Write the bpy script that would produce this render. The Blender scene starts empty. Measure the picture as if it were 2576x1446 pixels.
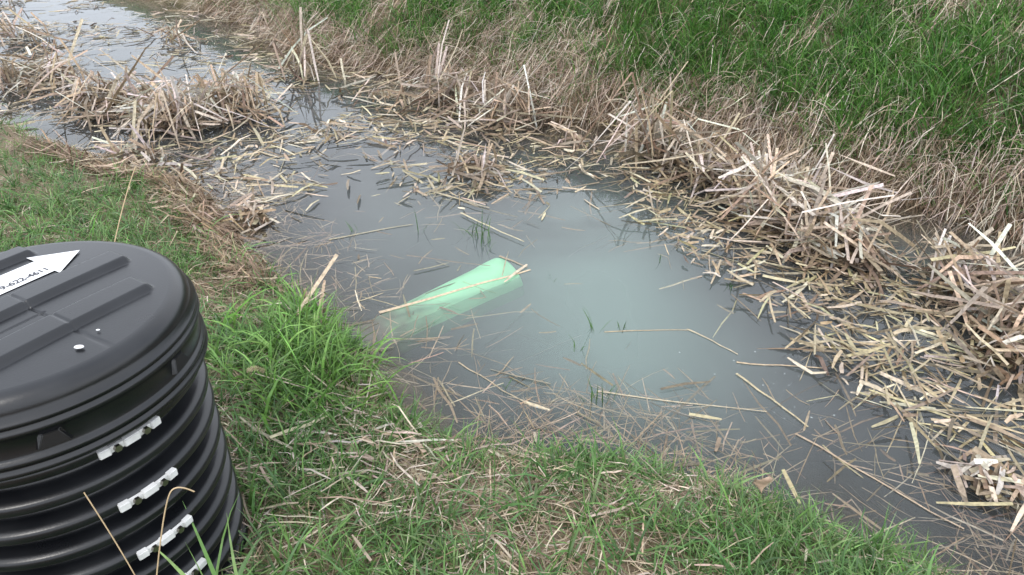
import bpy, math, numpy as np
import bmesh
from mathutils import Vector
rng = np.random.default_rng(7)
sc = bpy.context.scene
sc.view_settings.view_transform='Standard'; sc.view_settings.look='None'; sc.view_settings.exposure=0

# ------------------------------------------------------------------ noise
_tab = np.random.default_rng(3).random((256,256))
def vnoise(x,y):
    xi=np.floor(x).astype(int); yi=np.floor(y).astype(int)
    fx=x-xi; fy=y-yi; fx=fx*fx*(3-2*fx); fy=fy*fy*(3-2*fy)
    g=lambda a,b:_tab[a&255,b&255]
    return (g(xi,yi)*(1-fx)+g(xi+1,yi)*fx)*(1-fy)+(g(xi,yi+1)*(1-fx)+g(xi+1,yi+1)*fx)*fy
def fbm(x,y,o=3):
    r=0;a=.5;t=0
    for i in range(o):
        r=r+a*vnoise(x*2**i+17*i,y*2**i+5*i); t+=a; a*=.5
    return r/t
def sstep(a,b,x):
    t=np.clip((x-a)/(b-a),0,1); return t*t*(3-2*t)
def gauss(x,y,cx,cy,sx,sy): return np.exp(-((x-cx)/sx)**2-((y-cy)/sy)**2)

# ------------------------------------------------------------------ ditch frame: s along, c across
DS=np.array([.7220,-.6919]); DC=np.array([.6919,.7220])
def to_sc(x,y): return x*DS[0]+y*DS[1], x*DC[0]+y*DC[1]
def to_xy(s,c): return s*DS[0]+c*DC[0], s*DS[1]+c*DC[1]
NS=np.array([(-40,.9),(-12,1.0),(-6.1,1.12),(-5.2,1.2),(-4.44,1.30),(-3.97,1.50),(-3.53,1.42),(-3.12,1.32),(-2.65,1.25),(-2.17,1.24),(-1.93,1.21),(-1.70,1.14),(-1.47,1.09),(-1.25,1.18),(-1.04,1.35),(-.66,1.57),(-.306,1.63),(.1,1.72),(1.5,1.9),(40,2)])
FS=np.array([(-40,4.2),(-9.88,4.08),(-7.79,4.07),(-6.76,3.76),(-5.37,3.80),(-4.87,3.93),(-4.33,4.10),(-3.73,3.95),(-3.26,3.88),(-2.94,4.15),(-2.37,4.24),(-1.79,4.21),(-1.39,4.15),(-1.03,4.10),(-.75,4.16),(-.41,4.09),(3,4.2),(40,4.2)])
def cn(s): return np.interp(s,NS[:,0],NS[:,1])
def cf(s): return np.interp(s,FS[:,0],FS[:,1])
def height(x,y):
    s,c=to_sc(x,y)
    dn=cn(s)-c; df=c-cf(s)
    hn=.015+.17*(1-np.exp(-np.maximum(dn,0)/.45))+.02*np.maximum(dn,0)/(1+np.maximum(dn,0)*.1)
    hn+=(fbm(x*2.2,y*2.2)-.5)*.07*sstep(0,.4,dn)
    hf=.015+2.2*(1-np.exp(-np.maximum(df,0)*.40))
    hf+=(fbm(x*1.3+9,y*1.3)-.5)*.26*sstep(0,.7,df)
    w=np.minimum(-dn,-df)
    hw=-.36*(1-np.exp(-np.maximum(w,0)/.34))
    return np.where(dn>0,hn,np.where(df>0,hf,hw))

# ------------------------------------------------------------------ material helpers
def newmat(name):
    m=bpy.data.materials.new(name); m.use_nodes=True
    nt=m.node_tree; nt.nodes.clear()
    return m,nt,nt.nodes.new('ShaderNodeOutputMaterial')
def N(nt,t,**kw):
    n=nt.nodes.new(t)
    for k,v in kw.items(): setattr(n,k,v)
    return n
def veg_mat(name,trans=.25,rough=.55,noise_scale=60,spec=.35,var=.5):
    m,nt,out=newmat(name); L=nt.links.new
    at=N(nt,'ShaderNodeAttribute',attribute_name='Col')
    no=N(nt,'ShaderNodeTexNoise'); no.inputs['Scale'].default_value=noise_scale
    geo=N(nt,'ShaderNodeNewGeometry'); L(geo.outputs['Position'],no.inputs['Vector'])
    mr=N(nt,'ShaderNodeMapRange'); mr.inputs['From Min'].default_value=.3; mr.inputs['From Max'].default_value=.7
    mr.inputs['To Min'].default_value=1-var*.6; mr.inputs['To Max'].default_value=1+var*.4
    L(no.outputs['Fac'],mr.inputs['Value'])
    mul=N(nt,'ShaderNodeVectorMath',operation='SCALE'); L(at.outputs['Color'],mul.inputs[0]); L(mr.outputs[0],mul.inputs['Scale'])
    p=N(nt,'ShaderNodeBsdfPrincipled'); L(mul.outputs[0],p.inputs['Base Color'])
    p.inputs['Roughness'].default_value=rough; p.inputs['Specular IOR Level'].default_value=spec
    tr=N(nt,'ShaderNodeBsdfTranslucent'); L(mul.outputs[0],tr.inputs['Color'])
    mx=N(nt,'ShaderNodeMixShader'); mx.inputs[0].default_value=trans
    L(p.outputs[0],mx.inputs[1]); L(tr.outputs[0],mx.inputs[2]); L(mx.outputs[0],out.inputs['Surface'])
    return m
M_grass=veg_mat('green_grass_blades',.35,.42,40,.45,.4)
M_dry=veg_mat('dry_grass_straw',.2,.6,50,.3,.5)
M_reed=veg_mat('dead_cattail_leaf',.12,.55,70,.3,.6)
M_wet=veg_mat('wet_reed_litter',.05,.32,70,.5,.6)

def mesh_np(name,V,F,mat,col=None,smooth=False):
    me=bpy.data.meshes.new(name)
    V=np.asarray(V,dtype=np.float32); F=np.asarray(F,dtype=np.int32)
    n,k=F.shape
    me.vertices.add(len(V)); me.vertices.foreach_set('co',V.ravel())
    me.loops.add(n*k); me.loops.foreach_set('vertex_index',F.ravel())
    me.polygons.add(n)
    me.polygons.foreach_set('loop_start',np.arange(0,n*k,k,dtype=np.int32))
    me.polygons.foreach_set('loop_total',np.full(n,k,dtype=np.int32))
    me.polygons.foreach_set('use_smooth',np.full(n,smooth,dtype=bool))
    me.update(calc_edges=True)
    if col is not None:
        a=me.color_attributes.new('Col','FLOAT_COLOR','POINT')
        c4=np.ones((len(V),4),dtype=np.float32); c4[:,:3]=col; a.data.foreach_set('color',c4.ravel())
    me.materials.append(mat)
    o=bpy.data.objects.new(name,me); sc.collection.objects.link(o)
    return o

def strips(root,az,el,seg,wid,roll,col,shade=None):
    Nn,K=el.shape
    d=np.stack([np.cos(el)*np.cos(az),np.cos(el)*np.sin(az),np.sin(el)],-1)
    P=np.concatenate([root[:,None],root[:,None]+np.cumsum(d*seg[...,None],1)],1)
    dd=np.concatenate([d[:,:1],d],1)
    aa=np.concatenate([az[:,:1],az],1)
    h=np.stack([-np.sin(aa),np.cos(aa),0*aa],-1)
    nn=np.cross(dd,h)
    r=roll[:,None,None]
    side=np.cos(r)*h+np.sin(r)*nn
    A=P-side*wid[...,None]/2; B=P+side*wid[...,None]/2
    V=np.stack([A,B],2).reshape(-1,3)
    base=(np.arange(Nn)*(K+1)*2)[:,None]+(np.arange(K)*2)[None]
    F=np.stack([base,base+1,base+3,base+2],-1).reshape(-1,4)
    C=np.repeat(col[:,None,:],(K+1)*2,1)
    if shade is None: shade=np.ones(K+1)
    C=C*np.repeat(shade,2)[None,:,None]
    return V,F,C.reshape(-1,3)
def join(parts):
    V=[];F=[];C=[];o=0
    for v,f,c in parts:
        V.append(v);F.append(f+o);C.append(c);o+=len(v)
    return np.concatenate(V),np.concatenate(F),np.concatenate(C)
def pick(pal,n,jit=.18):
    pal=np.array(pal); c=pal[rng.integers(0,len(pal),n)]
    return c*(1+rng.normal(0,jit,(n,1)))*(1+rng.normal(0,.04,(n,3)))
U=rng.uniform
# ------------------------------------------------------------------ terrain
n=480
g=np.linspace(-1,1,n); w=2.2*np.sinh(g*5.3)
X,Y=np.meshgrid(w,w+3.0,indexing='ij')
Z=height(X,Y)
idx=np.arange(n*n).reshape(n,n)
F=np.stack([idx[:-1,:-1],idx[1:,:-1],idx[1:,1:],idx[:-1,1:]],-1).reshape(-1,4)
m,nt,out=newmat('soil_and_thatch'); L=nt.links.new
geo=N(nt,'ShaderNodeNewGeometry')
n1=N(nt,'ShaderNodeTexNoise'); n1.inputs['Scale'].default_value=7; n1.inputs['Detail'].default_value=8; L(geo.outputs['Position'],n1.inputs['Vector'])
n2=N(nt,'ShaderNodeTexNoise'); n2.inputs['Scale'].default_value=90; n2.inputs['Detail'].default_value=6; L(geo.outputs['Position'],n2.inputs['Vector'])
r1=N(nt,'ShaderNodeValToRGB'); e=r1.color_ramp.elements
e[0].position=.3; e[0].color=(.09,.065,.04,1); e[1].position=.7; e[1].color=(.30,.23,.15,1)
x=e.new(.5); x.color=(.18,.13,.08,1)
mx=N(nt,'ShaderNodeMix'); mx.data_type='FLOAT'; mx.inputs[0].default_value=.55
L(n1.outputs['Fac'],mx.inputs[2]); L(n2.outputs['Fac'],mx.inputs[3]); L(mx.outputs[0],r1.inputs[0])
n3=N(nt,'ShaderNodeTexNoise'); n3.inputs['Scale'].default_value=.8; n3.inputs['Detail'].default_value=6; L(geo.outputs['Position'],n3.inputs['Vector'])
ln=N(nt,'ShaderNodeVectorMath',operation='LENGTH'); L(geo.outputs['Position'],ln.inputs[0])
mr=N(nt,'ShaderNodeMapRange'); mr.inputs['From Min'].default_value=9; mr.inputs['From Max'].default_value=15; L(ln.outputs['Value'],mr.inputs['Value'])
r3=N(nt,'ShaderNodeValToRGB'); e=r3.color_ramp.elements; e[0].position=.35;e[0].color=(.06,.12,.025,1);e[1].position=.65;e[1].color=(.17,.16,.07,1)
L(n3.outputs['Fac'],r3.inputs[0])
mc=N(nt,'ShaderNodeMix'); mc.data_type='RGBA'; L(mr.outputs[0],mc.inputs[0]); L(r1.outputs[0],mc.inputs[6]); L(r3.outputs[0],mc.inputs[7])
p=N(nt,'ShaderNodeBsdfPrincipled'); p.inputs['Roughness'].default_value=.9; L(mc.outputs[2],p.inputs['Base Color'])
bp=N(nt,'ShaderNodeBump'); bp.inputs['Strength'].default_value=.7; bp.inputs['Distance'].default_value=.02; L(n2.outputs['Fac'],bp.inputs['Height']); L(bp.outputs[0],p.inputs['Normal'])
L(p.outputs[0],out.inputs['Surface'])
mesh_np('ground',np.stack([X,Y,Z],-1).reshape(-1,3),F,m,smooth=True)

# ------------------------------------------------------------------ water : surface + turbid layers
gs=np.concatenate([np.linspace(-40,-9,20,endpoint=False),np.linspace(-9,2,360),np.linspace(2.2,40,20)])
S,T=np.meshgrid(gs,np.linspace(-.12,1.12,110),indexing='ij')
C=cn(S)+(cf(S)-cn(S))*T
WX,WY=to_xy(S,C)
a,b=S.shape; idx=np.arange(a*b).reshape(a,b)
WF=np.stack([idx[:-1,:-1],idx[1:,:-1],idx[1:,1:],idx[:-1,1:]],-1).reshape(-1,4)
ds=np.minimum(C-cn(S),cf(S)-C)
nz=fbm(WX*1.7+3,WY*1.7,4)
milky=np.clip(1.0*gauss(WX,WY,.42,2.62,.45,.75)+.55*gauss(WX,WY,.45,3.5,.45,.5)+.2*gauss(WX,WY,-.3,3.3,.8,.7)+(nz-.5)*.5,0,1)
dark=gauss(WX,WY,.38,3.36,.26,.08)*.9+gauss(WX,WY,.15,3.25,.25,.06)*.5
milky=np.clip(milky-dark*.9,0,1)
turb=np.clip(sstep(.0,.6,ds+(nz-.5)*.4)*.85+.5*milky,0,1)
col=np.stack([milky,turb,np.clip(dark,0,1)],-1).reshape(-1,3)
def water_mat(name,surface,kop):
    m,nt,out=newmat(name); L=nt.links.new
    at=N(nt,'ShaderNodeAttribute',attribute_name='Col'); sp=N(nt,'ShaderNodeSeparateColor'); L(at.outputs['Color'],sp.inputs[0])
    mc=N(nt,'ShaderNodeMix'); mc.data_type='RGBA'; L(sp.outputs[0],mc.inputs[0])
    mc.inputs[6].default_value=(.155,.165,.17,1); mc.inputs[7].default_value=(.29,.365,.345,1)
    df=N(nt,'ShaderNodeBsdfDiffuse'); L(mc.outputs[2],df.inputs['Color'])
    tp=N(nt,'ShaderNodeBsdfTransparent'); tp.inputs['Color'].default_value=(.98,.99,.98,1)
    op=N(nt,'ShaderNodeMath',operation='MULTIPLY'); L(sp.outputs[1],op.inputs[0]); op.inputs[1].default_value=kop
    ms=N(nt,'ShaderNodeMixShader'); L(op.outputs[0],ms.inputs[0]); L(tp.outputs[0],ms.inputs[1]); L(df.outputs[0],ms.inputs[2])
    if surface:
        no=N(nt,'ShaderNodeTexNoise'); no.inputs['Scale'].default_value=4; no.inputs['Detail'].default_value=1
        geo=N(nt,'ShaderNodeNewGeometry'); L(geo.outputs['Position'],no.inputs['Vector'])
        bp=N(nt,'ShaderNodeBump'); bp.inputs['Strength'].default_value=.06; bp.inputs['Distance'].default_value=.03; L(no.outputs['Fac'],bp.inputs['Height'])
        fr=N(nt,'ShaderNodeFresnel'); fr.inputs['IOR'].default_value=1.36; L(bp.outputs[0],fr.inputs['Normal'])
        gl=N(nt,'ShaderNodeBsdfGlossy'); gl.inputs['Roughness'].default_value=.02; L(bp.outputs[0],gl.inputs['Normal'])
        m2=N(nt,'ShaderNodeMixShader'); L(fr.outputs[0],m2.inputs[0]); L(ms.outputs[0],m2.inputs[1]); L(gl.outputs[0],m2.inputs[2])
        L(m2.outputs[0],out.inputs['Surface'])
    else: L(ms.outputs[0],out.inputs['Surface'])
    return m
wroot=bpy.data.objects.new('water',None); sc.collection.objects.link(wroot)
for nm,z,surf,k in [('surface',0,True,.20),('silt_layer_1',-.075,False,.22),('silt_layer_2',-.115,False,.5),('silt_layer_3',-.165,False,1.0)]:
    V=np.stack([WX,WY,np.full_like(WX,z)],-1).reshape(-1,3)
    o=mesh_np(nm,V,WF,water_mat('turbid_'+nm,surf,k),col,smooth=True); o.parent=wroot

# ------------------------------------------------------------------ grass tufts
def tufts(n_t,per,srange,drange,side,accept,lmin,lmax,wmin,wmax,pal,K=4,spread=.025,el0=(55,88),bend=(20,75),droop=None,sink=.01,shade=None,jit=.2,azs=.75):
    s=U(*srange,n_t); d=U(*drange,n_t)
    c=cn(s)-d if side<0 else cf(s)+d
    x,y=to_xy(s,c)
    k=rng.random(n_t)<accept(x,y,s,d); x,y=x[k],y[k]; nt_=len(x)
    tl=U(lmin,lmax,nt_); tc=pick(pal,nt_,jit)
    x=np.repeat(x,per);y=np.repeat(y,per);tl=np.repeat(tl,per);tc=np.repeat(tc,per,0)
    M=len(x)
    a=U(0,2*math.pi,M); r=np.abs(rng.normal(0,spread,M))
    x=x+r*np.cos(a); y=y+r*np.sin(a)
    z=height(x,y)-sink
    az0=a+rng.normal(0,.8,M)
    if droop is not None: az0=droop+rng.normal(0,azs,M)
    e0=np.radians(U(*el0,M)); bd=np.radians(U(*bend,M))
    t=(np.arange(K)+.5)/K
    el=e0[:,None]-bd[:,None]*t[None]**1.3*1.3
    az=az0[:,None]+rng.normal(0,.10,(M,K)).cumsum(1)
    Ln=tl*U(.5,1.15,M)
    seg=np.repeat((Ln/K)[:,None],K,1)
    ww=U(wmin,wmax,M)
    tt=np.arange(K+1)/K
    wid=ww[:,None]*(np.clip(1-tt**2.2,0.03,1)*(.7+.3*np.sin(tt*math.pi)))[None]
    cc=tc*(1+rng.normal(0,.14,(M,1)))
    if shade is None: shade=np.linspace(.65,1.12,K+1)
    return strips(np.stack([x,y,z],-1),az,el,seg,wid,rng.normal(0,.6,M),np.clip(cc,0.004,1),shade)

G_near=[(.10,.215,.05),(.14,.275,.07),(.17,.305,.09),(.08,.175,.05),(.12,.225,.08),(.20,.31,.11)]
G_far=[(.075,.195,.032),(.095,.25,.04),(.125,.28,.052),(.055,.155,.032),(.15,.265,.065)]
DRY=[(.42,.34,.24),(.49,.41,.30),(.35,.27,.18),(.28,.22,.145),(.55,.47,.37),(.24,.18,.12)]
DRYF=[(.49,.39,.30),(.56,.46,.37),(.39,.30,.22),(.29,.22,.155),(.61,.53,.44)]
def dist_acc(x,y,p=1.4,r0=2.0):
    r=np.sqrt(x**2+y**2+.9); return np.minimum(1,(r0/r)**p)
RX,RY=-.96,1.19
def notriser(x,y): return ((x-RX)**2+(y-RY)**2)>.29**2
def patchy(x,y): return sstep(.40,.56,fbm(x*3.4+4,y*3.4+1,4)+.05*sstep(-.2,.6,x))
def acc_green_near(x,y,s,d):
    dens=patchy(x,y)*.75+.17
    dens=dens*(1-.5*gauss(x,y,-.42,1.66,.22,.2))*(1-.5*gauss(x,y,-.40,1.20,.25,.18))
    dens=dens+gauss(x,y,-.74,2.15,.18,.28)*.35
    dens=dens*np.where((s<-2.9)&(s>-4.9)&(d<.12),.15,1)
    return dens*dist_acc(x,y)*notriser(x,y)
def acc_dry_near(x,y,s,d): return (.42+.58*(1-patchy(x,y)))*dist_acc(x,y)*notriser(x,y)
P=[]
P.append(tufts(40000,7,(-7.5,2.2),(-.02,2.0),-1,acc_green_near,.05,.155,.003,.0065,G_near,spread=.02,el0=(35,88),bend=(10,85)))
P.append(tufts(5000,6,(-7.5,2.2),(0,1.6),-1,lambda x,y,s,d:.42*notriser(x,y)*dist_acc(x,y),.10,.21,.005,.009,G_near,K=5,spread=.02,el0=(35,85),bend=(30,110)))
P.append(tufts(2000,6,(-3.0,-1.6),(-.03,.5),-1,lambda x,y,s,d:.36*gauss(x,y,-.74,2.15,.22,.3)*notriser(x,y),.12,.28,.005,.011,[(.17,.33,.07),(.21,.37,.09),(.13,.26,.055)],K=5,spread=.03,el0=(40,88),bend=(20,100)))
M=26; K=6; th=U(0,6.28,M)
P.append(strips(np.stack([-.60+rng.normal(0,.04,M),.95+rng.normal(0,.03,M),np.full(M,.16)],-1),np.repeat(th[:,None],K,1),np.radians(U(60,88,M))[:,None]-np.radians(U(20,110,M))[:,None]*(np.arange(K)/K)[None]**1.5,np.repeat((U(.2,.38,M)/K)[:,None],K,1),U(.006,.012,M)[:,None]*np.array([.6,.9,1,.9,.7,.4,.05])[None],rng.normal(0,.4,M),pick(G_near,M)))
V,F,Cc=join(P); mesh_np('near_bank_grass',V,F,M_grass,Cc)
print('near',len(F))
def litter(n_,srange,drange,side,accept,lmin,lmax,wmin,wmax,pal,zoff=(.0,.02),K=3,elr=12,azm=None,azs=.5,terrain=True,z0=0.,curl=.09):
    s=U(*srange,n_); d=U(*drange,n_)
    c=cn(s)-d if side<0 else cf(s)+d
    x,y=to_xy(s,c); k=rng.random(n_)<accept(x,y,s,d); x,y=x[k],y[k]; M=len(x)
    a=U(0,2*math.pi,M) if azm is None else azm+rng.normal(0,azs,M)
    Ln=lmin+(lmax-lmin)*rng.random(M)**1.6
    zz=(height(x,y) if terrain else z0)+U(*zoff,M)
    ex=x+np.cos(a)*Ln; ey=y+np.sin(a)*Ln
    sl=(height(ex,ey)-height(x,y))/Ln if terrain else 0*Ln
    sl=np.clip(sl,-.9,.9)
    el=np.arctan(sl)[:,None]+np.radians(rng.normal(0,elr,(M,K)))
    az=a[:,None]+rng.normal(0,curl,(M,K)).cumsum(1)
    seg=np.repeat((Ln/K)[:,None],K,1)
    wid=np.repeat(U(wmin,wmax,M)[:,None],K+1,1)*np.array([.8]+[1]*(K-1)+[.5])[None]
    return strips(np.stack([x,y,zz],-1),az,el,seg,wid,rng.normal(0,.5,M),np.clip(pick(pal,M,.22),.01,1))
P=[tufts(14000,7,(-7.5,2.2),(-.02,2.0),-1,acc_dry_near,.04,.13,.0016,.0036,DRY,K=3,spread=.03,el0=(5,60),bend=(0,60)),
   litter(60000,(-7.5,2.2),(-.03,2.0),-1,acc_dry_near,.03,.15,.0016,.0038,DRY,zoff=(.002,.035)),
   litter(1800,(-7.5,2.2),(.02,1.8),-1,lambda x,y,s,d:.4*notriser(x,y)*dist_acc(x,y),.05,.18,.004,.009,DRYF,zoff=(.01,.045),elr=8,curl=.04),
   litter(5500,(-3.2,-.8),(-.02,.8),-1,lambda x,y,s,d:gauss(x,y,-.42,1.62,.28,.22)*.6*notriser(x,y),.06,.20,.002,.006,DRYF,zoff=(.01,.06)),
   litter(380,(-3.2,-.8),(-.01,.6),-1,lambda x,y,s,d:gauss(x,y,-.36,1.64,.3,.2)*.35*notriser(x,y),.08,.22,.008,.016,DRYF,zoff=(.02,.06),elr=6),
   litter(9000,(-5.2,-2.6),(-.1,.16),-1,lambda x,y,s,d:.8+0*x,.05,.22,.002,.006,[(.26,.18,.12),(.35,.26,.17),(.18,.13,.08),(.42,.33,.23)],zoff=(.0,.05),elr=20),
   litter(1300,(-5.0,-3.2),(-.1,.2),-1,lambda x,y,s,d:.6+0*x,.08,.3,.006,.012,[(.34,.25,.16),(.20,.14,.09),(.46,.36,.26)],zoff=(.0,.07),elr=22)]
V,F,Cc=join(P); mesh_np('dry_grass_litter',V,F,M_dry,Cc)
print('litter',len(F))
# ------------------------------------------------------------------ far bank
down=math.atan2(-DC[1],-DC[0])
def facc(x,y): 
    r=np.sqrt(x**2+y**2); return np.minimum(1,(5.2/r)**1.3)
def green_patch(x,y,d):
    f=fbm(x*2.6+31,y*2.6+7,4)
    right=sstep(-.5,2.6,x)*.04
    brown=.12*gauss(x,y,.15,6.5,.5,.6)+.11*gauss(x,y,2.6,5.0,.5,.6)+.07*gauss(x,y,4.0,6.0,.6,.5)
    return sstep(.42,.56,f+right+.10*sstep(.1,.7,d)+.01-brown)
def acc_gf(x,y,s,d): return (green_patch(x,y,d)*sstep(.05,.4,d)*.95+.09)*facc(x,y)
def acc_df(x,y,s,d): return (1-.72*green_patch(x,y,d)*sstep(.15,.5,d))*facc(x,y)
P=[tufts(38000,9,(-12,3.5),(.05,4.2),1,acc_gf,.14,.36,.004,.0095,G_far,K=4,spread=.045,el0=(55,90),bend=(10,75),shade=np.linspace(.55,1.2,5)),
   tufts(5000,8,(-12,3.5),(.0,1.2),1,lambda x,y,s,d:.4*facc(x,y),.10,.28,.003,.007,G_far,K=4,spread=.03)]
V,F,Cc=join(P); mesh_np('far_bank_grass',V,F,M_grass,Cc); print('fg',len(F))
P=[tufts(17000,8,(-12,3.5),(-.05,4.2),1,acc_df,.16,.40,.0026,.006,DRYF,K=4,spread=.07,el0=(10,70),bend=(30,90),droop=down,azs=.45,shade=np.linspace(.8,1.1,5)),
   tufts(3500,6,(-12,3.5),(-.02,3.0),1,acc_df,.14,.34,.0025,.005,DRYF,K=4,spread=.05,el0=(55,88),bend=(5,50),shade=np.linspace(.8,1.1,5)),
   litter(42000,(-12,3.5),(-.05,4.0),1,lambda x,y,s,d:acc_df(x,y,s,d),.12,.4,.0028,.0065,DRYF,zoff=(.01,.14),azm=down,azs=.4,elr=9,curl=.05),
   litter(16000,(-9,2.5),(-.10,.25),1,lambda x,y,s,d:.9+0*x,.08,.3,.003,.006,[(.25,.18,.12),(.34,.25,.17),(.20,.14,.09)],zoff=(-.01,.04),azs=.9,elr=12)]
V,F,Cc=join(P); mesh_np('far_bank_dry_grass',V,F,M_dry,Cc); print('fd',len(F))

# ------------------------------------------------------------------ floating reed debris
pool=np.array([(-1.15,3.2),(-1.05,3.65),(-.4,3.65),(.05,3.7),(.5,3.95),(.72,3.4),(.80,2.95),(.98,2.62),(1.08,2.32),(1.20,2.02),(1.38,1.75),(1.52,1.4),(1.6,.8),(0,.8),(-.6,1.6),(-1.2,2.8)])
def inpoly(x,y,P):
    r=np.zeros(len(x),bool); j=len(P)-1
    for i in range(len(P)):
        xi,yi=P[i];xj,yj=P[j]
        c=((yi>y)!=(yj>y))&(x<(xj-xi)*(y-yi)/(yj-yi+1e-9)+xi); r^=c; j=i
    return r
def debris_acc(inside,outside):
    def f(x,y,s,d):
        jx=x+rng.normal(0,.035,len(x)); jy=y+rng.normal(0,.035,len(x))
        c=cf(s)+d
        inn=inpoly(jx,jy,pool)
        nzz=sstep(.42,.55,fbm(x*2.1+50,y*2.1,3))
        mat_=np.where((s>-2.2)&(c<3.5),.35,.08)
        o=outside*(mat_+(1-mat_)*nzz)*np.where((s>-2.0)&(c>3.55),.10,1)*np.where(s<-6,.6,1)
        left=1-.75*gauss(x,y,.45,2.7,.5,.7)
        return np.where(c<cn(s)+.0,0,np.where(inn,inside*left*(.3+.7*nzz),o))
    return f
WET=[(.33,.26,.16),(.40,.33,.21),(.26,.19,.115),(.48,.40,.29),(.16,.12,.07),(.36,.30,.17)]
nopool=lambda x,y,s,d: np.where(inpoly(x+rng.normal(0,.03,len(x)),y+rng.normal(0,.03,len(x)),pool),.0,1)*np.where(cf(s)+d>3.5,0,1)*(.3+.7*sstep(.4,.52,fbm(x*3+50,y*3,3)))
P=[litter(20000,(-14,1.2),(-3.0,0),1,debris_acc(.020,.55),.04,.26,.006,.015,WET,zoff=(.001,.012),K=2,elr=1.5,terrain=False,curl=.05),
   litter(16000,(-14,1.2),(-3.0,0),1,debris_acc(.03,.4),.05,.3,.002,.006,WET,zoff=(.001,.01),K=3,elr=1.5,terrain=False,curl=.05),
   litter(3600,(-14,1.2),(-2.9,0),1,debris_acc(.001,.5),.06,.32,.009,.020,[(.50,.42,.32),(.38,.30,.21),(.15,.10,.07)],zoff=(.0,.03),K=3,elr=16,terrain=False),
   litter(2000,(-2.3,.6),(-2.3,-.6),1,nopool,.05,.26,.007,.016,WET,zoff=(.004,.03),K=2,elr=5,terrain=False,curl=.05),
   litter(500,(-4.4,-2.3),(-2.0,-.4),1,nopool,.05,.28,.008,.018,WET,zoff=(.004,.03),K=2,elr=6,terrain=False,curl=.05)]
stems=[(.82,2.13,.98,1.84,.010,.004),(.30,2.03,.865,1.90,.007,.004),(.93,1.81,1.28,1.42,.008,.004),(.367,2.40,.717,2.415,.007,.002),(-.463,3.8,-.123,3.56,.014,.006),(-.27,3.49,.06,3.16,.011,.012),
 (-.55,2.54,.085,2.90,.018,.003),(.70,2.42,.86,2.25,.008,.003),(.5,3.9,.2,3.75,.012,.01),(-.2,2.2,.05,1.95,.006,.003),(.1,3.95,.18,3.62,.02,.004),(-.9,3.2,-.5,3.35,.012,.003),(-.5,3.05,-.1,2.95,.010,-.004),(.84,2.2,1.15,2.16,.009,.003),(-.06,3.03,.07,2.92,.012,.004)]
for x0,y0,x1,y1,w_,z_ in stems:
    L_=math.hypot(x1-x0,y1-y0); a_=math.atan2(y1-y0,x1-x0); K=6
    P.append(strips(np.array([[x0,y0,z_]]),a_+rng.normal(0,.06,(1,K)),np.radians(rng.normal(0,.2,(1,K))),np.full((1,K),L_/K),np.full((1,K+1),w_)*np.linspace(1,.6,K+1)[None],np.zeros(1),pick(WET[:3],1,.1)))
P.append(strips(np.array([[.275,2.09,-.02]]),np.full((1,2),1.8),np.radians([[86,84]]),np.full((1,2),.055),np.full((1,3),.012),np.array([1.2]),np.array([[.30,.16,.08]])))
V,F,Cc=join(P); mesh_np('floating_reed_debris',V,F,M_wet,Cc); print('deb',len(F))
def shore_acc(x,y,s,d): return .15+.85*sstep(.45,.62,fbm(x*3+5,y*3+2,3))
P=[litter(7000,(-9,1.2),(-3.0,0),1,debris_acc(.28,.5),.06,.35,.004,.010,[(.34,.25,.15),(.28,.20,.12),(.42,.33,.21)],zoff=(-.07,-.006),K=3,elr=3,terrain=False),
   litter(4200,(-4.5,1.0),(-.5,-.02),-1,shore_acc,.05,.25,.002,.005,[(.38,.28,.19),(.30,.22,.14),(.46,.36,.26)],zoff=(-.06,-.006),K=3,elr=2,terrain=False),
   litter(300,(-2.9,-1.2),(-.40,-.02),-1,shore_acc,.05,.22,.002,.005,[(.38,.29,.20),(.30,.22,.14)],zoff=(-.006,.006),K=3,elr=2,terrain=False)]
V,F,Cc=join(P); mesh_np('submerged_reed_litter',V,F,M_wet,Cc)

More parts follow.
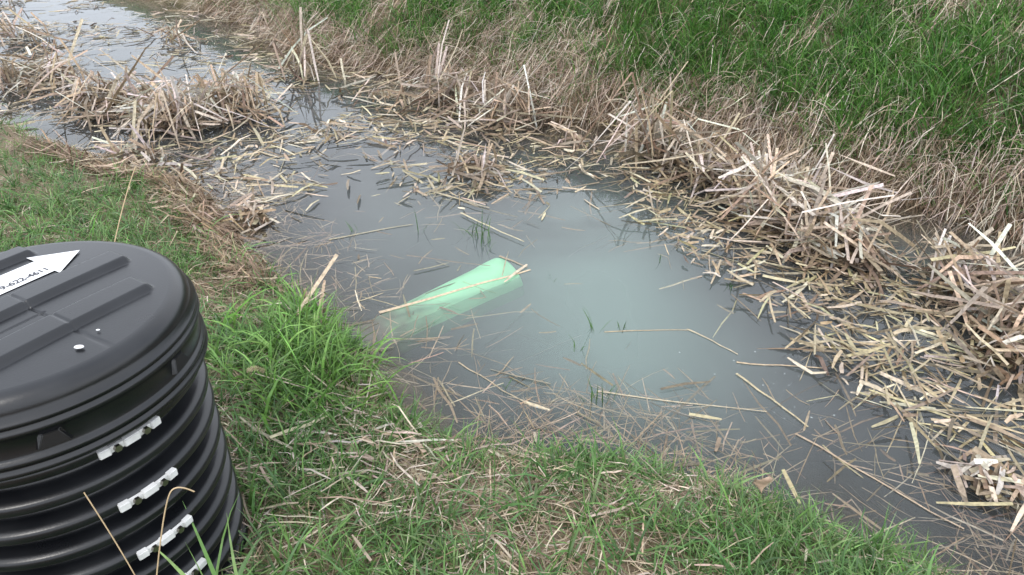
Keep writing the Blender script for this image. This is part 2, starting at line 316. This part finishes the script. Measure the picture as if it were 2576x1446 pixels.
# ------------------------------------------------------------------ dead cattail clumps
PALE=[(.52,.44,.35),(.60,.52,.44),(.46,.37,.28),(.38,.29,.20),(.64,.58,.50),(.30,.22,.15),(.52,.40,.28)]
DARK=[(.18,.125,.08),(.25,.18,.11),(.12,.085,.055),(.33,.25,.17)]
def clump(cx,cy,rx,ry,n_,h,wid=(.008,.021),up=.35,rot=0):
    parts=[]
    def pos(M,sc_=1.):
        a=U(0,2*math.pi,M); r=np.sqrt(rng.random(M))*sc_
        lx=r*np.cos(a)*rx*U(.7,1.15,M); ly=r*np.sin(a)*ry*U(.7,1.15,M)
        return cx+lx*math.cos(rot)-ly*math.sin(rot), cy+lx*math.sin(rot)+ly*math.cos(rot), 1-np.minimum(r,1)**2
    M=max(5,int(n_*up*.8)); x,y,prof=pos(M,.85)
    nb=max(2,M//7); bid=rng.integers(0,nb,M); baz=U(0,6.28,nb); bx,by,_=pos(nb,.8); bh=U(.55,1.15,nb); be=U(50,85,nb)
    x=bx[bid]+rng.normal(0,.03,M); y=by[bid]+rng.normal(0,.03,M)
    az0=baz[bid]+rng.normal(0,.5,M)
    e1=np.clip(be[bid]+rng.normal(0,9,M),35,88); l1=h*bh[bid]*U(.6,1.25,M); e2=U(-80,-10,M); l2=l1*U(.6,1.5,M)
    az2=az0+rng.normal(0,1.1,M)
    e3=e2+rng.normal(0,10,M)
    el=np.radians(np.stack([e1,e1-U(0,8,M),e2,e3],1)); seg=np.stack([l1*.5,l1*.5,l2*.6,l2*.4],1)
    az=np.stack([az0,az0,az2,az2],1)
    down_=-(np.sin(el[:,2:])*seg[:,2:]).sum(1); top=(np.sin(el[:,:2])*seg[:,:2]).sum(1)
    seg[:,2:]*=np.clip((top+.01)/np.maximum(down_,1e-3),.1,1)[:,None]
    ww=U(*wid,M)[:,None]*np.ones(5)[None]; ww[:,-1]*=.5
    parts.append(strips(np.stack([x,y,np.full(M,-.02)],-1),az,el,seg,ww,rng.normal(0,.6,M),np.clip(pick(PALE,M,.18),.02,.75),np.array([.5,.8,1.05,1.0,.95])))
    M=int(n_*1.0); x,y,prof=pos(M,1.15); K=3
    a0=U(0,6.28,M); e0=rng.normal(2,20,M)-6
    z=np.clip(prof,0,1)*h*.75*rng.random(M)**.7+.01
    Ln=h*U(.5,1.9,M)
    kink=-U(10,75,M)*(rng.random(M)<.4)
    el=np.radians(np.stack([e0,e0-U(0,6,M),e0+kink],1))
    zend=z+(np.sin(el)*(Ln/3)[:,None]).sum(1)
    z=np.maximum(z,z-zend-.01)
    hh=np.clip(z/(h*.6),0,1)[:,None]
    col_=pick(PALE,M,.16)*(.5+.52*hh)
    ww=U(*wid,M)[:,None]*np.ones(4)[None]; ww[:,-1]*=.55
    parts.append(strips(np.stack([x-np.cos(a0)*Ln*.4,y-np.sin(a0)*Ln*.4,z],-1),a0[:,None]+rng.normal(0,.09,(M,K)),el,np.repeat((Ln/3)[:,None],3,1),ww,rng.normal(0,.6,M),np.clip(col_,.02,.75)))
    M=int(n_*.7); x,y,prof=pos(M); K=3
    z=prof*h*.4*rng.random(M)
    el=np.radians(rng.normal(0,22,(M,K))); seg=np.repeat((h*U(.3,.8,M)/K)[:,None],K,1)
    parts.append(strips(np.stack([x,y,z],-1),U(0,6.28,M)[:,None]+rng.normal(0,.3,(M,K)),el,seg,U(*wid,M)[:,None]*np.ones(4)[None],rng.normal(0,.5,M),np.clip(pick(DARK,M,.2),.02,.8)))
    V,F,Cc=join(parts); return mesh_np('dead_cattail_clump',V,F,M_reed,Cc)
R45=math.atan2(DS[1],DS[0])
CL=[(-3.85,6.0,.55,.27,110,.32,.4),(-2.95,5.30,.45,.25,150,.32,.4),(-2.4,5.0,.38,.22,150,.32,.45),(-2.0,5.25,.35,.22,110,.36,.45),(-1.75,6.2,.12,.08,16,.45,.8),(-3.4,7.6,.6,.2,40,.22,.3),(-4.9,7.6,.5,.25,50,.24,.3),(-2.4,8.0,.3,.2,40,.3,.6),(-6.5,9.5,.7,.3,60,.25,.3),
    (-.48,5.4,.18,.12,44,.46,.9),(-.2,4.95,.28,.15,44,.28,.5),(.12,5.0,.10,.07,14,.45,.9),(-.25,4.05,.13,.1,34,.26,.4),(-1.0,5.5,.4,.2,36,.22,.3),(.35,4.6,.35,.12,30,.16,.2),
    (.90,4.30,.15,.11,46,.42,1.0),(1.12,4.0,.24,.17,90,.26,.35),(1.33,3.70,.25,.2,130,.30,.35),(1.44,3.36,.26,.2,170,.32,.3),(1.54,3.02,.22,.16,120,.26,.25),
    (1.98,2.72,.16,.13,70,.28,.4),(2.02,2.42,.22,.18,120,.28,.35),(1.82,2.15,.2,.14,45,.16,.3),(1.45,1.60,.12,.08,50,.08,.2),
    (-2.25,4.2,.3,.15,60,.16,.3),(-1.35,3.45,.14,.07,34,.11,.3),(-.78,2.42,.05,.03,8,.22,.9)]
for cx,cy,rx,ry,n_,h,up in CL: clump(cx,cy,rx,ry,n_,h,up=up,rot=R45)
P=[strips(np.array([[-1.72+.03*i,6.2+.02*i,-.02]]),np.full((1,3),2.7),np.radians([[68-6*i,66,50]]),np.full((1,3),.15),np.array([[.05,.045,.035,.01]]),np.array([.4]),np.array([[.34,.21,.12]])*(1-.15*i)) for i in range(3)]
V,F,Cc=join(P); mesh_np('broken_cattail_stalk',V,F,M_reed,Cc)

# ------------------------------------------------------------------ emergent green shoots
P=[]
for cx,cy,n_,h in [(-.2,3.25,14,.16),(-.12,3.15,8,.12),(.33,2.42,4,.12),(.3,1.98,9,.11),(-.45,3.3,3,.12),(.18,2.82,3,.05),(.45,2.44,3,.05),(-.02,2.05,3,.05),(.95,2.75,5,.05),(-.8,3.3,3,.08),(.25,2.3,3,.08),(.7,3.0,3,.06)]:
    M=n_; r=rng.normal(0,.025 if n_>5 else .012,(M,2)); K=4
    e0=np.radians(U(50,88,M))
    el=e0[:,None]-np.radians(U(0,90,M))[:,None]*(np.arange(K)/K)[None]**2
    P.append(strips(np.stack([cx+r[:,0],cy+r[:,1],np.full(M,-.02)],-1),np.repeat(U(0,6.28,M)[:,None],K,1),el,np.repeat((h*U(.5,1.2,M)/K)[:,None],K,1),U(.003,.006,M)[:,None]*np.array([.8,1,.9,.6,.1])[None],rng.normal(0,.5,M),pick([(.05,.12,.03),(.08,.18,.04)],M)))
V,F,Cc=join(P); mesh_np('emergent_grass_shoots',V,F,M_grass,Cc)

# ------------------------------------------------------------------ foxtail seed head, curled dead leaf
M=260; t=rng.random(M); K=2
fx=-.83+.055*t; fy=1.83-.004*t; fz=.245+.012*np.sin(t*3.1)
P=[strips(np.stack([fx,fy,fz],-1),U(0,6.28,M)[:,None]*np.ones((1,K)),np.radians(U(-70,80,M))[:,None]*np.ones((1,K)),np.full((M,K),.0045),np.full((M,K+1),.0007),np.zeros(M),pick([(.5,.42,.26)],M)),
   strips(np.array([[-.90,1.80,.16]]),np.full((1,4),.1),np.radians([[70,55,30,5]]),np.full((1,4),.03),np.full((1,5),.0018),np.zeros(1),np.array([[.42,.36,.2]]))]
V,F,Cc=join(P); mesh_np('foxtail_seed_head',V,F,M_dry,Cc)
gu,gv=np.meshgrid(np.linspace(-1,1,9),np.linspace(0,1,10),indexing='ij')
wl=.022*np.sin(np.clip(gv,0,1)*math.pi)**.7*(1+.25*np.cos(gv*22))
lx_=gu*wl; lz=gv*.065; ly_=.012*(gu**2)+.010*np.sin(gv*5)
hz=float(height(np.array([.70]),np.array([1.46]))[0])
V=np.stack([.70+lx_+.01*gv,1.46+ly_,hz+.06+lz],-1).reshape(-1,3); idx=np.arange(90).reshape(9,10)
F=np.stack([idx[:-1,:-1],idx[1:,:-1],idx[1:,1:],idx[:-1,1:]],-1).reshape(-1,4)
mesh_np('curled_dead_leaf',V,F,M_dry,np.tile([[.50,.36,.26]],(90,1)),smooth=True)

# ------------------------------------------------------------------ foam bubbles
Vb=[];Fb=[];o=0
for i in range(150):
    cx_,cy_=(rng.normal(.95,.16),rng.normal(2.0,.16)) if i<100 else (U(-.2,1.2),U(1.9,2.5))
    r=U(.001,.0024); k=8
    if i%14==0: r=.004
    a=np.arange(k)*2*math.pi/k
    for rr,zz in((r,.0008),(r*.6,r*.5+.0008)):
        for q in a: Vb.append((cx_+rr*math.cos(q),cy_+rr*math.sin(q),zz))
    for q in range(k): Fb.append((o+q,o+(q+1)%k,o+k+(q+1)%k,o+k+q))
    Fb.append((o+k,o+k+1,o+k+2,o+k+3)); Fb.append((o+k+3,o+k+4,o+k+5,o+k+6)); Fb.append((o+k,o+k+3,o+k+6,o+k+7)); o+=2*k
mb,nt,out=newmat('foam'); p=N(nt,'ShaderNodeBsdfPrincipled'); p.inputs['Base Color'].default_value=(.4,.45,.45,1); p.inputs['Roughness'].default_value=.3; p.inputs['Alpha'].default_value=.5; nt.links.new(p.outputs[0],out.inputs['Surface'])
mesh_np('foam_bubbles',Vb,Fb,mb,smooth=True)

# ------------------------------------------------------------------ lathe helper
def lathe(name,prof,mat,cx=0,cy=0,seg=160,parent=None,smooth=True):
    prof=np.array(prof); a=np.arange(seg)*2*math.pi/seg
    V=np.stack([cx+prof[:,0,None]*np.cos(a),cy+prof[:,0,None]*np.sin(a),np.repeat(prof[:,1,None],seg,1)],-1).reshape(-1,3)
    i=np.arange(len(prof)-1)[:,None]*seg; j=np.arange(seg)[None]; j2=(j+1)%seg
    F=np.stack([i+j,i+seg+j,i+seg+j2,i+j2],-1).reshape(-1,4)[:, ::-1]
    o=mesh_np(name,V,F,mat,smooth=smooth)
    if parent: o.parent=parent
    return o
mp,nt,out=newmat('black_hdpe_plastic'); L=nt.links.new
geo=N(nt,'ShaderNodeNewGeometry')
no=N(nt,'ShaderNodeTexNoise'); no.inputs['Scale'].default_value=9; no.inputs['Detail'].default_value=8; L(geo.outputs['Position'],no.inputs['Vector'])
rr=N(nt,'ShaderNodeValToRGB'); e=rr.color_ramp.elements; e[0].position=.4;e[0].color=(.005,.0055,.007,1);e[1].position=.85;e[1].color=(.014,.015,.017,1); L(no.outputs['Fac'],rr.inputs[0])
p=N(nt,'ShaderNodeBsdfPrincipled'); L(rr.outputs[0],p.inputs['Base Color'])
mr=N(nt,'ShaderNodeMapRange'); mr.inputs['To Min'].default_value=.22; mr.inputs['To Max'].default_value=.38; L(no.outputs['Fac'],mr.inputs['Value']); L(mr.outputs[0],p.inputs['Roughness'])
n2=N(nt,'ShaderNodeTexNoise'); n2.inputs['Scale'].default_value=260; L(geo.outputs['Position'],n2.inputs['Vector'])
bp=N(nt,'ShaderNodeBump'); bp.inputs['Strength'].default_value=.08; bp.inputs['Distance'].default_value=.002; L(n2.outputs['Fac'],bp.inputs['Height']); L(bp.outputs[0],p.inputs['Normal'])
L(p.outputs[0],out.inputs['Surface'])
def simple(name,colr,rough=.5,metal=0,ns=40,v=.12):
    m,nt,out=newmat(name); L=nt.links.new
    geo=N(nt,'ShaderNodeNewGeometry'); no=N(nt,'ShaderNodeTexNoise'); no.inputs['Scale'].default_value=ns; no.inputs['Detail'].default_value=5; L(geo.outputs['Position'],no.inputs['Vector'])
    r=N(nt,'ShaderNodeValToRGB'); e=r.color_ramp.elements; e[0].position=.3;e[1].position=.7
    e[0].color=tuple(c*(1-v) for c in colr)+(1,); e[1].color=tuple(min(1,c*(1+v)) for c in colr)+(1,); L(no.outputs['Fac'],r.inputs[0])
    p=N(nt,'ShaderNodeBsdfPrincipled'); L(r.outputs[0],p.inputs['Base Color']); p.inputs['Roughness'].default_value=rough; p.inputs['Metallic'].default_value=metal
    L(p.outputs[0],out.inputs['Surface']); return m
M_white=simple('white_plastic',(.64,.64,.63),.45); M_bolt=simple('steel_bolt',(.30,.28,.25),.35,1); M_ink=simple('black_ink',(.03,.03,.04),.5); M_stick=simple('white_sticker',(.66,.66,.66),.4,0,6,.05)

riser=bpy.data.objects.new('corrugated_drain_riser',None); sc.collection.objects.link(riser)
ZT=.892
ev=np.array([.5,.866]); nv=np.array([.866,-.5])
nr,na=120,320
rad=np.linspace(0,.276,nr); ang=np.arange(na)*2*math.pi/na
RR,AA=np.meshgrid(rad,ang,indexing='ij'); lx=RR*np.cos(AA); ly=RR*np.sin(AA)
E_=lx*ev[0]+ly*ev[1]; N_=lx*nv[0]+ly*nv[1]
zz=np.zeros_like(RR)
for n0,e0_,e1_,hw in[(-.205,-.14,.14,.018),(-.005,-.235,.225,.024),(.135,-.19,.175,.026)]:
    q=np.maximum(np.abs(N_-n0)-hw,0); w_=np.maximum(np.maximum(E_-e1_,e0_-E_),0)
    dd=np.sqrt(q*q+w_*w_)
    zz=np.maximum(zz,.013*(1-sstep(0,.012,dd)))
zz-=.0025*np.exp(-((E_-.012)/.0025)**2)*(N_>-.045)
zz-=.0018*np.exp(-((N_-.068)/.002)**2)*(E_<.02)
zz-=.004*(RR/.276)**2
V=np.stack([RX+lx,RY+ly,ZT+zz],-1).reshape(-1,3)
i=np.arange(nr-1)[:,None]*na; j=np.arange(na)[None]; j2=(j+1)%na
F=np.stack([i+j,i+na+j,i+na+j2,i+j2],-1).reshape(-1,4)
o=mesh_np('cap_top',V,F,mp,smooth=True); o.parent=riser
pf=[(.276,ZT-.004)]
for t in np.linspace(0,math.pi/2,10)[1:]: pf.append((.276+.034*math.sin(t),ZT-.004-.034*(1-math.cos(t))))
pf+=[(.3125,.852),(.313,.847),(.318,.844),(.3195,.840),(.318,.836),(.314,.834),(.314,.830),(.319,.827),(.321,.822),(.319,.817),(.312,.814),(.309,.812),(.311,.772),(.313,.768),(.318,.765),(.320,.760),(.318,.755),(.315,.753),(.315,.749),(.320,.746),(.3215,.741),(.320,.736),(.312,.734),(.285,.733)]
lathe('cap_skirt',pf,mp,RX,RY,seg=220,parent=riser)
pf=[]
pitch=.068
for z_ in np.arange(.74,-.10,-.004):
    ph=((.712-z_)/pitch)%1.0
    u_=math.cos(2*math.pi*ph); f=.5+.5*np.tanh(u_*2.2)/np.tanh(2.2)
    pf.append((.260+.042*f,z_))
lathe('corrugated_pipe',pf,mp,RX,RY,seg=200,parent=riser)
def box(name,pts,mat,parent,bev=.001):
    me=bpy.data.meshes.new(name); bm=bmesh.new()
    vs=[bm.verts.new(p_) for p_ in pts]
    for f in[(0,1,2,3),(7,6,5,4),(0,4,5,1),(1,5,6,2),(2,6,7,3),(3,7,4,0)]: bm.faces.new([vs[k] for k in f])
    bmesh.ops.recalc_face_normals(bm,faces=bm.faces)
    if bev: bmesh.ops.bevel(bm,geom=list(bm.edges),offset=bev,segments=2,affect='EDGES')
    bm.to_mesh(me); bm.free(); me.materials.append(mat)
    o=bpy.data.objects.new(name,me); sc.collection.objects.link(o); o.parent=parent; return o
def cyl_pt(phi,r,z): return (RX+r*math.cos(phi),RY+r*math.sin(phi),z)
for k in range(7):
    ph=math.radians(-7-48*k)
    wb,wt=.10,.065
    box('cap_lug_%d'%(k+1),[cyl_pt(ph-wb,.307,.776),cyl_pt(ph+wb,.307,.776),cyl_pt(ph+wt,.307,.806),cyl_pt(ph-wt,.307,.806),
        cyl_pt(ph-wb*.8,.319,.778),cyl_pt(ph+wb*.8,.319,.778),cyl_pt(ph+wt*.6,.313,.803),cyl_pt(ph-wt*.6,.313,.803)],mp,riser)
for k in range(5):
    z_=.712-.136*k; ph0=math.radians(-34)
    rk=.303
    for q,(da,hw,hh,th) in enumerate([(-.165,.034,.0085,.009),(0,.05,.0085,.009),(.165,.034,.0085,.009),(0,.195,.0065,.005)]):
        a0,a1=ph0+da-hw,ph0+da+hw
        if q==3:
            for s_ in range(6):
                b0=a0+(a1-a0)*s_/6; b1=a0+(a1-a0)*(s_+1)/6
                box('clip_strip_%d_%d'%(k,s_),[cyl_pt(b0,rk-.004,z_-hh),cyl_pt(b1,rk-.004,z_-hh),cyl_pt(b1,rk-.004,z_+hh),cyl_pt(b0,rk-.004,z_+hh),cyl_pt(b0,rk+th,z_-hh),cyl_pt(b1,rk+th,z_-hh),cyl_pt(b1,rk+th,z_+hh),cyl_pt(b0,rk+th,z_+hh)],M_white,riser,0)
        else:
            box('clip_block_%d_%d'%(k,q),[cyl_pt(a0,rk-.006,z_-hh),cyl_pt(a1,rk-.006,z_-hh),cyl_pt(a1,rk-.006,z_+hh),cyl_pt(a0,rk-.006,z_+hh),cyl_pt(a0,rk+th,z_-hh),cyl_pt(a1,rk+th,z_-hh),cyl_pt(a1,rk+th,z_+hh),cyl_pt(a0,rk+th,z_+hh)],M_white,riser,.0015)
    for da in(-.092,.092):
        bpy.ops.mesh.primitive_cylinder_add(vertices=6,radius=.0075,depth=.01,location=cyl_pt(ph0+da,rk+.007,z_),rotation=(0,math.pi/2,ph0+da))
        o=bpy.context.object; o.name='bolt'; o.data.materials.append(M_bolt); o.parent=riser
def cp(e_,n_,z_): return (RX+ev[0]*e_+nv[0]*n_,RY+ev[1]*e_+nv[1]*n_,z_)
pts=[(-.16,-.144),(.124,-.142),(.124,-.172),(.204,-.106),(.122,-.048),(.122,-.066),(-.16,-.066)]
me=bpy.data.meshes.new('arrow_sticker'); bm=bmesh.new()
f=bm.faces.new([bm.verts.new(cp(a_,b_,ZT+.0012)) for a_,b_ in pts]); 
if f.normal.z<0: f.normal_flip()
bmesh.ops.triangulate(bm,faces=[f]); bm.to_mesh(me); bm.free(); me.materials.append(M_stick)
o=bpy.data.objects.new('arrow_sticker',me); sc.collection.objects.link(o); o.parent=riser
fc=bpy.data.curves.new('sticker_text','FONT'); fc.body='419-622-4611'; fc.size=.0235; fc.offset=.0003; fc.align_x='RIGHT'; fc.extrude=.0002; fc.space_character=.92
to=bpy.data.objects.new('sticker_text',fc); sc.collection.objects.link(to); to.location=cp(.122,-.080,ZT+.0018); to.rotation_euler=(0,0,math.atan2(ev[1],ev[0])); fc.materials.append(M_ink); to.parent=riser
for e_,n_,r in[(-.02,.235,.007),(-.085,.02,.003),(.03,.215,.003)]:
    bpy.ops.mesh.primitive_uv_sphere_add(segments=10,ring_count=6,radius=r,location=cp(e_,n_,ZT+.0015)); o=bpy.context.object; o.scale=(1.3,.8,.35); o.name='seed_speck'; o.data.materials.append(M_stick); o.parent=riser

# ------------------------------------------------------------------ submerged green pipe (silt plus a murky-water depth fade painted towards its buried end)
mg,nt,out=newmat('green_pvc_silt_and_murk_fade'); L=nt.links.new
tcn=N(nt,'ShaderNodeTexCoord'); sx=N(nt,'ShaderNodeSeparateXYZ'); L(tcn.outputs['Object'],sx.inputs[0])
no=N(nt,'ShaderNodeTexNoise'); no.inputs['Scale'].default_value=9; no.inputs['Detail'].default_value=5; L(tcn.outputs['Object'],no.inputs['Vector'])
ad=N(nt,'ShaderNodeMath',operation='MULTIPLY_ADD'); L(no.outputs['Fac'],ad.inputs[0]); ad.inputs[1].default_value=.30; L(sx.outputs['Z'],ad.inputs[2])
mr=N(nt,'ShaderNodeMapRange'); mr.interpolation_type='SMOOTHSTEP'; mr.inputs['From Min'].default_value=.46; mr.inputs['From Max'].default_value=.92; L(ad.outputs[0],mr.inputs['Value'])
mc=N(nt,'ShaderNodeMix'); mc.data_type='RGBA'; L(mr.outputs[0],mc.inputs[0]); mc.inputs[6].default_value=(.44,.92,.56,1); mc.inputs[7].default_value=(.15,.14,.11,1)  # pipe colour blends to silt and a painted fade into murky water
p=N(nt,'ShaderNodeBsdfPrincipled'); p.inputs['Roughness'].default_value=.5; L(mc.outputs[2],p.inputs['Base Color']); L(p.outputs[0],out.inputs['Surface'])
pipe=bpy.data.objects.new('green_drain_pipe',None); sc.collection.objects.link(pipe)
p0=Vector((-.03,3.05,-.156)); p1=Vector((-.98,2.17,-.215)); dv=(p1-p0); Lp=dv.length
prof=[(.114,.02),(.114,.006),(.118,-.002),(.126,-.004),(.131,.003),(.132,.012),(.132,.08),(.130,.11),(.128,.13),(.128,.6),(.128,Lp),(.110,Lp)]
prof=prof+[(.110,.02),(.114,.02)]
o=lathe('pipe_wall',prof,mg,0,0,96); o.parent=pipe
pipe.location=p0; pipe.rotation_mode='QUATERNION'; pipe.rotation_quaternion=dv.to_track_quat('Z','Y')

# ------------------------------------------------------------------ thin dry stalks
def tube(name,pts,r,mat,parent=None):
    cu=bpy.data.curves.new(name,'CURVE'); cu.dimensions='3D'; cu.bevel_depth=r; cu.bevel_resolution=2
    sp=cu.splines.new('NURBS'); sp.points.add(len(pts)-1); sp.use_endpoint_u=True; sp.order_u=3
    for q,p_ in zip(sp.points,pts): q.co=(*p_,1)
    cu.materials.append(mat); o=bpy.data.objects.new(name,cu); sc.collection.objects.link(o); 
    if parent: o.parent=parent
    return o
M_stalk=simple('dry_stalk',(.46,.34,.20),.6)
st=bpy.data.objects.new('dry_weed_stalk',None); sc.collection.objects.link(st)
tube('stem_1',[(-.72,.78,.12),(-.67,.80,.35),(-.62,.82,.55),(-.57,.85,.73),(-.55,.86,.76),(-.53,.87,.73)],.0012,M_stalk,st)
tube('stem_2',[(-.64,.78,.12),(-.62,.80,.35),(-.64,.82,.58),(-.69,.84,.76)],.001,M_stalk,st)
tube('stem_3',[(-.76,.74,.2),(-.86,.76,.40),(-.95,.78,.54)],.0011,M_stalk,st)
tube('stem_4',[(-1.55,2.3,.1),(-1.5,2.35,.3),(-1.45,2.55,.55),(-1.42,2.6,.62)],.002,M_stalk,st)

# ------------------------------------------------------------------ light, sky, camera
SE,SR=math.radians(55),math.radians(200)
w=bpy.data.worlds.new("World"); sc.world=w; w.use_nodes=True; nt=w.node_tree; nt.nodes.clear(); L=nt.links.new
sk=nt.nodes.new('ShaderNodeTexSky'); sk.sky_type='NISHITA'; sk.sun_disc=False; sk.sun_elevation=SE; sk.sun_rotation=SR; sk.dust_density=3; sk.air_density=1
tc=nt.nodes.new('ShaderNodeTexCoord'); cn_=nt.nodes.new('ShaderNodeTexNoise'); cn_.inputs['Scale'].default_value=1.6; cn_.inputs['Detail'].default_value=5; L(tc.outputs['Generated'],cn_.inputs['Vector'])
cr=nt.nodes.new('ShaderNodeValToRGB'); e=cr.color_ramp.elements; e[0].position=.35; e[0].color=(.62,.67,.76,1); e[1].position=.65; e[1].color=(.9,.93,.98,1); L(cn_.outputs['Fac'],cr.inputs[0])
sc_=nt.nodes.new('ShaderNodeVectorMath'); sc_.operation='SCALE'; sc_.inputs['Scale'].default_value=20; L(cr.outputs[0],sc_.inputs[0])
mxw=nt.nodes.new('ShaderNodeMix'); mxw.data_type='RGBA'; mxw.inputs[0].default_value=.78; L(sk.outputs[0],mxw.inputs[6]); L(sc_.outputs[0],mxw.inputs[7])
bg=nt.nodes.new('ShaderNodeBackground'); bg.inputs['Strength'].default_value=.15; wo=nt.nodes.new('ShaderNodeOutputWorld')
L(mxw.outputs[2],bg.inputs['Color']); L(bg.outputs[0],wo.inputs['Surface'])
sd=bpy.data.lights.new('sun','SUN'); sd.energy=1.5; sd.angle=math.radians(18); sd.color=(1,.96,.9)
so=bpy.data.objects.new('sun',sd); sc.collection.objects.link(so)
dirv=Vector((math.sin(SR)*math.cos(SE),math.cos(SR)*math.cos(SE),math.sin(SE)))
so.rotation_euler=dirv.to_track_quat('Z','Y').to_euler(); so.location=(0,0,8)
cd=bpy.data.cameras.new('camera'); cd.sensor_width=36; cd.lens=18*1.428; cd.clip_start=.02; cd.clip_end=2000
co=bpy.data.objects.new('camera',cd); sc.collection.objects.link(co); co.location=(0,0,1.65); co.rotation_euler=(math.radians(90-31),0,0)
sc.camera=co
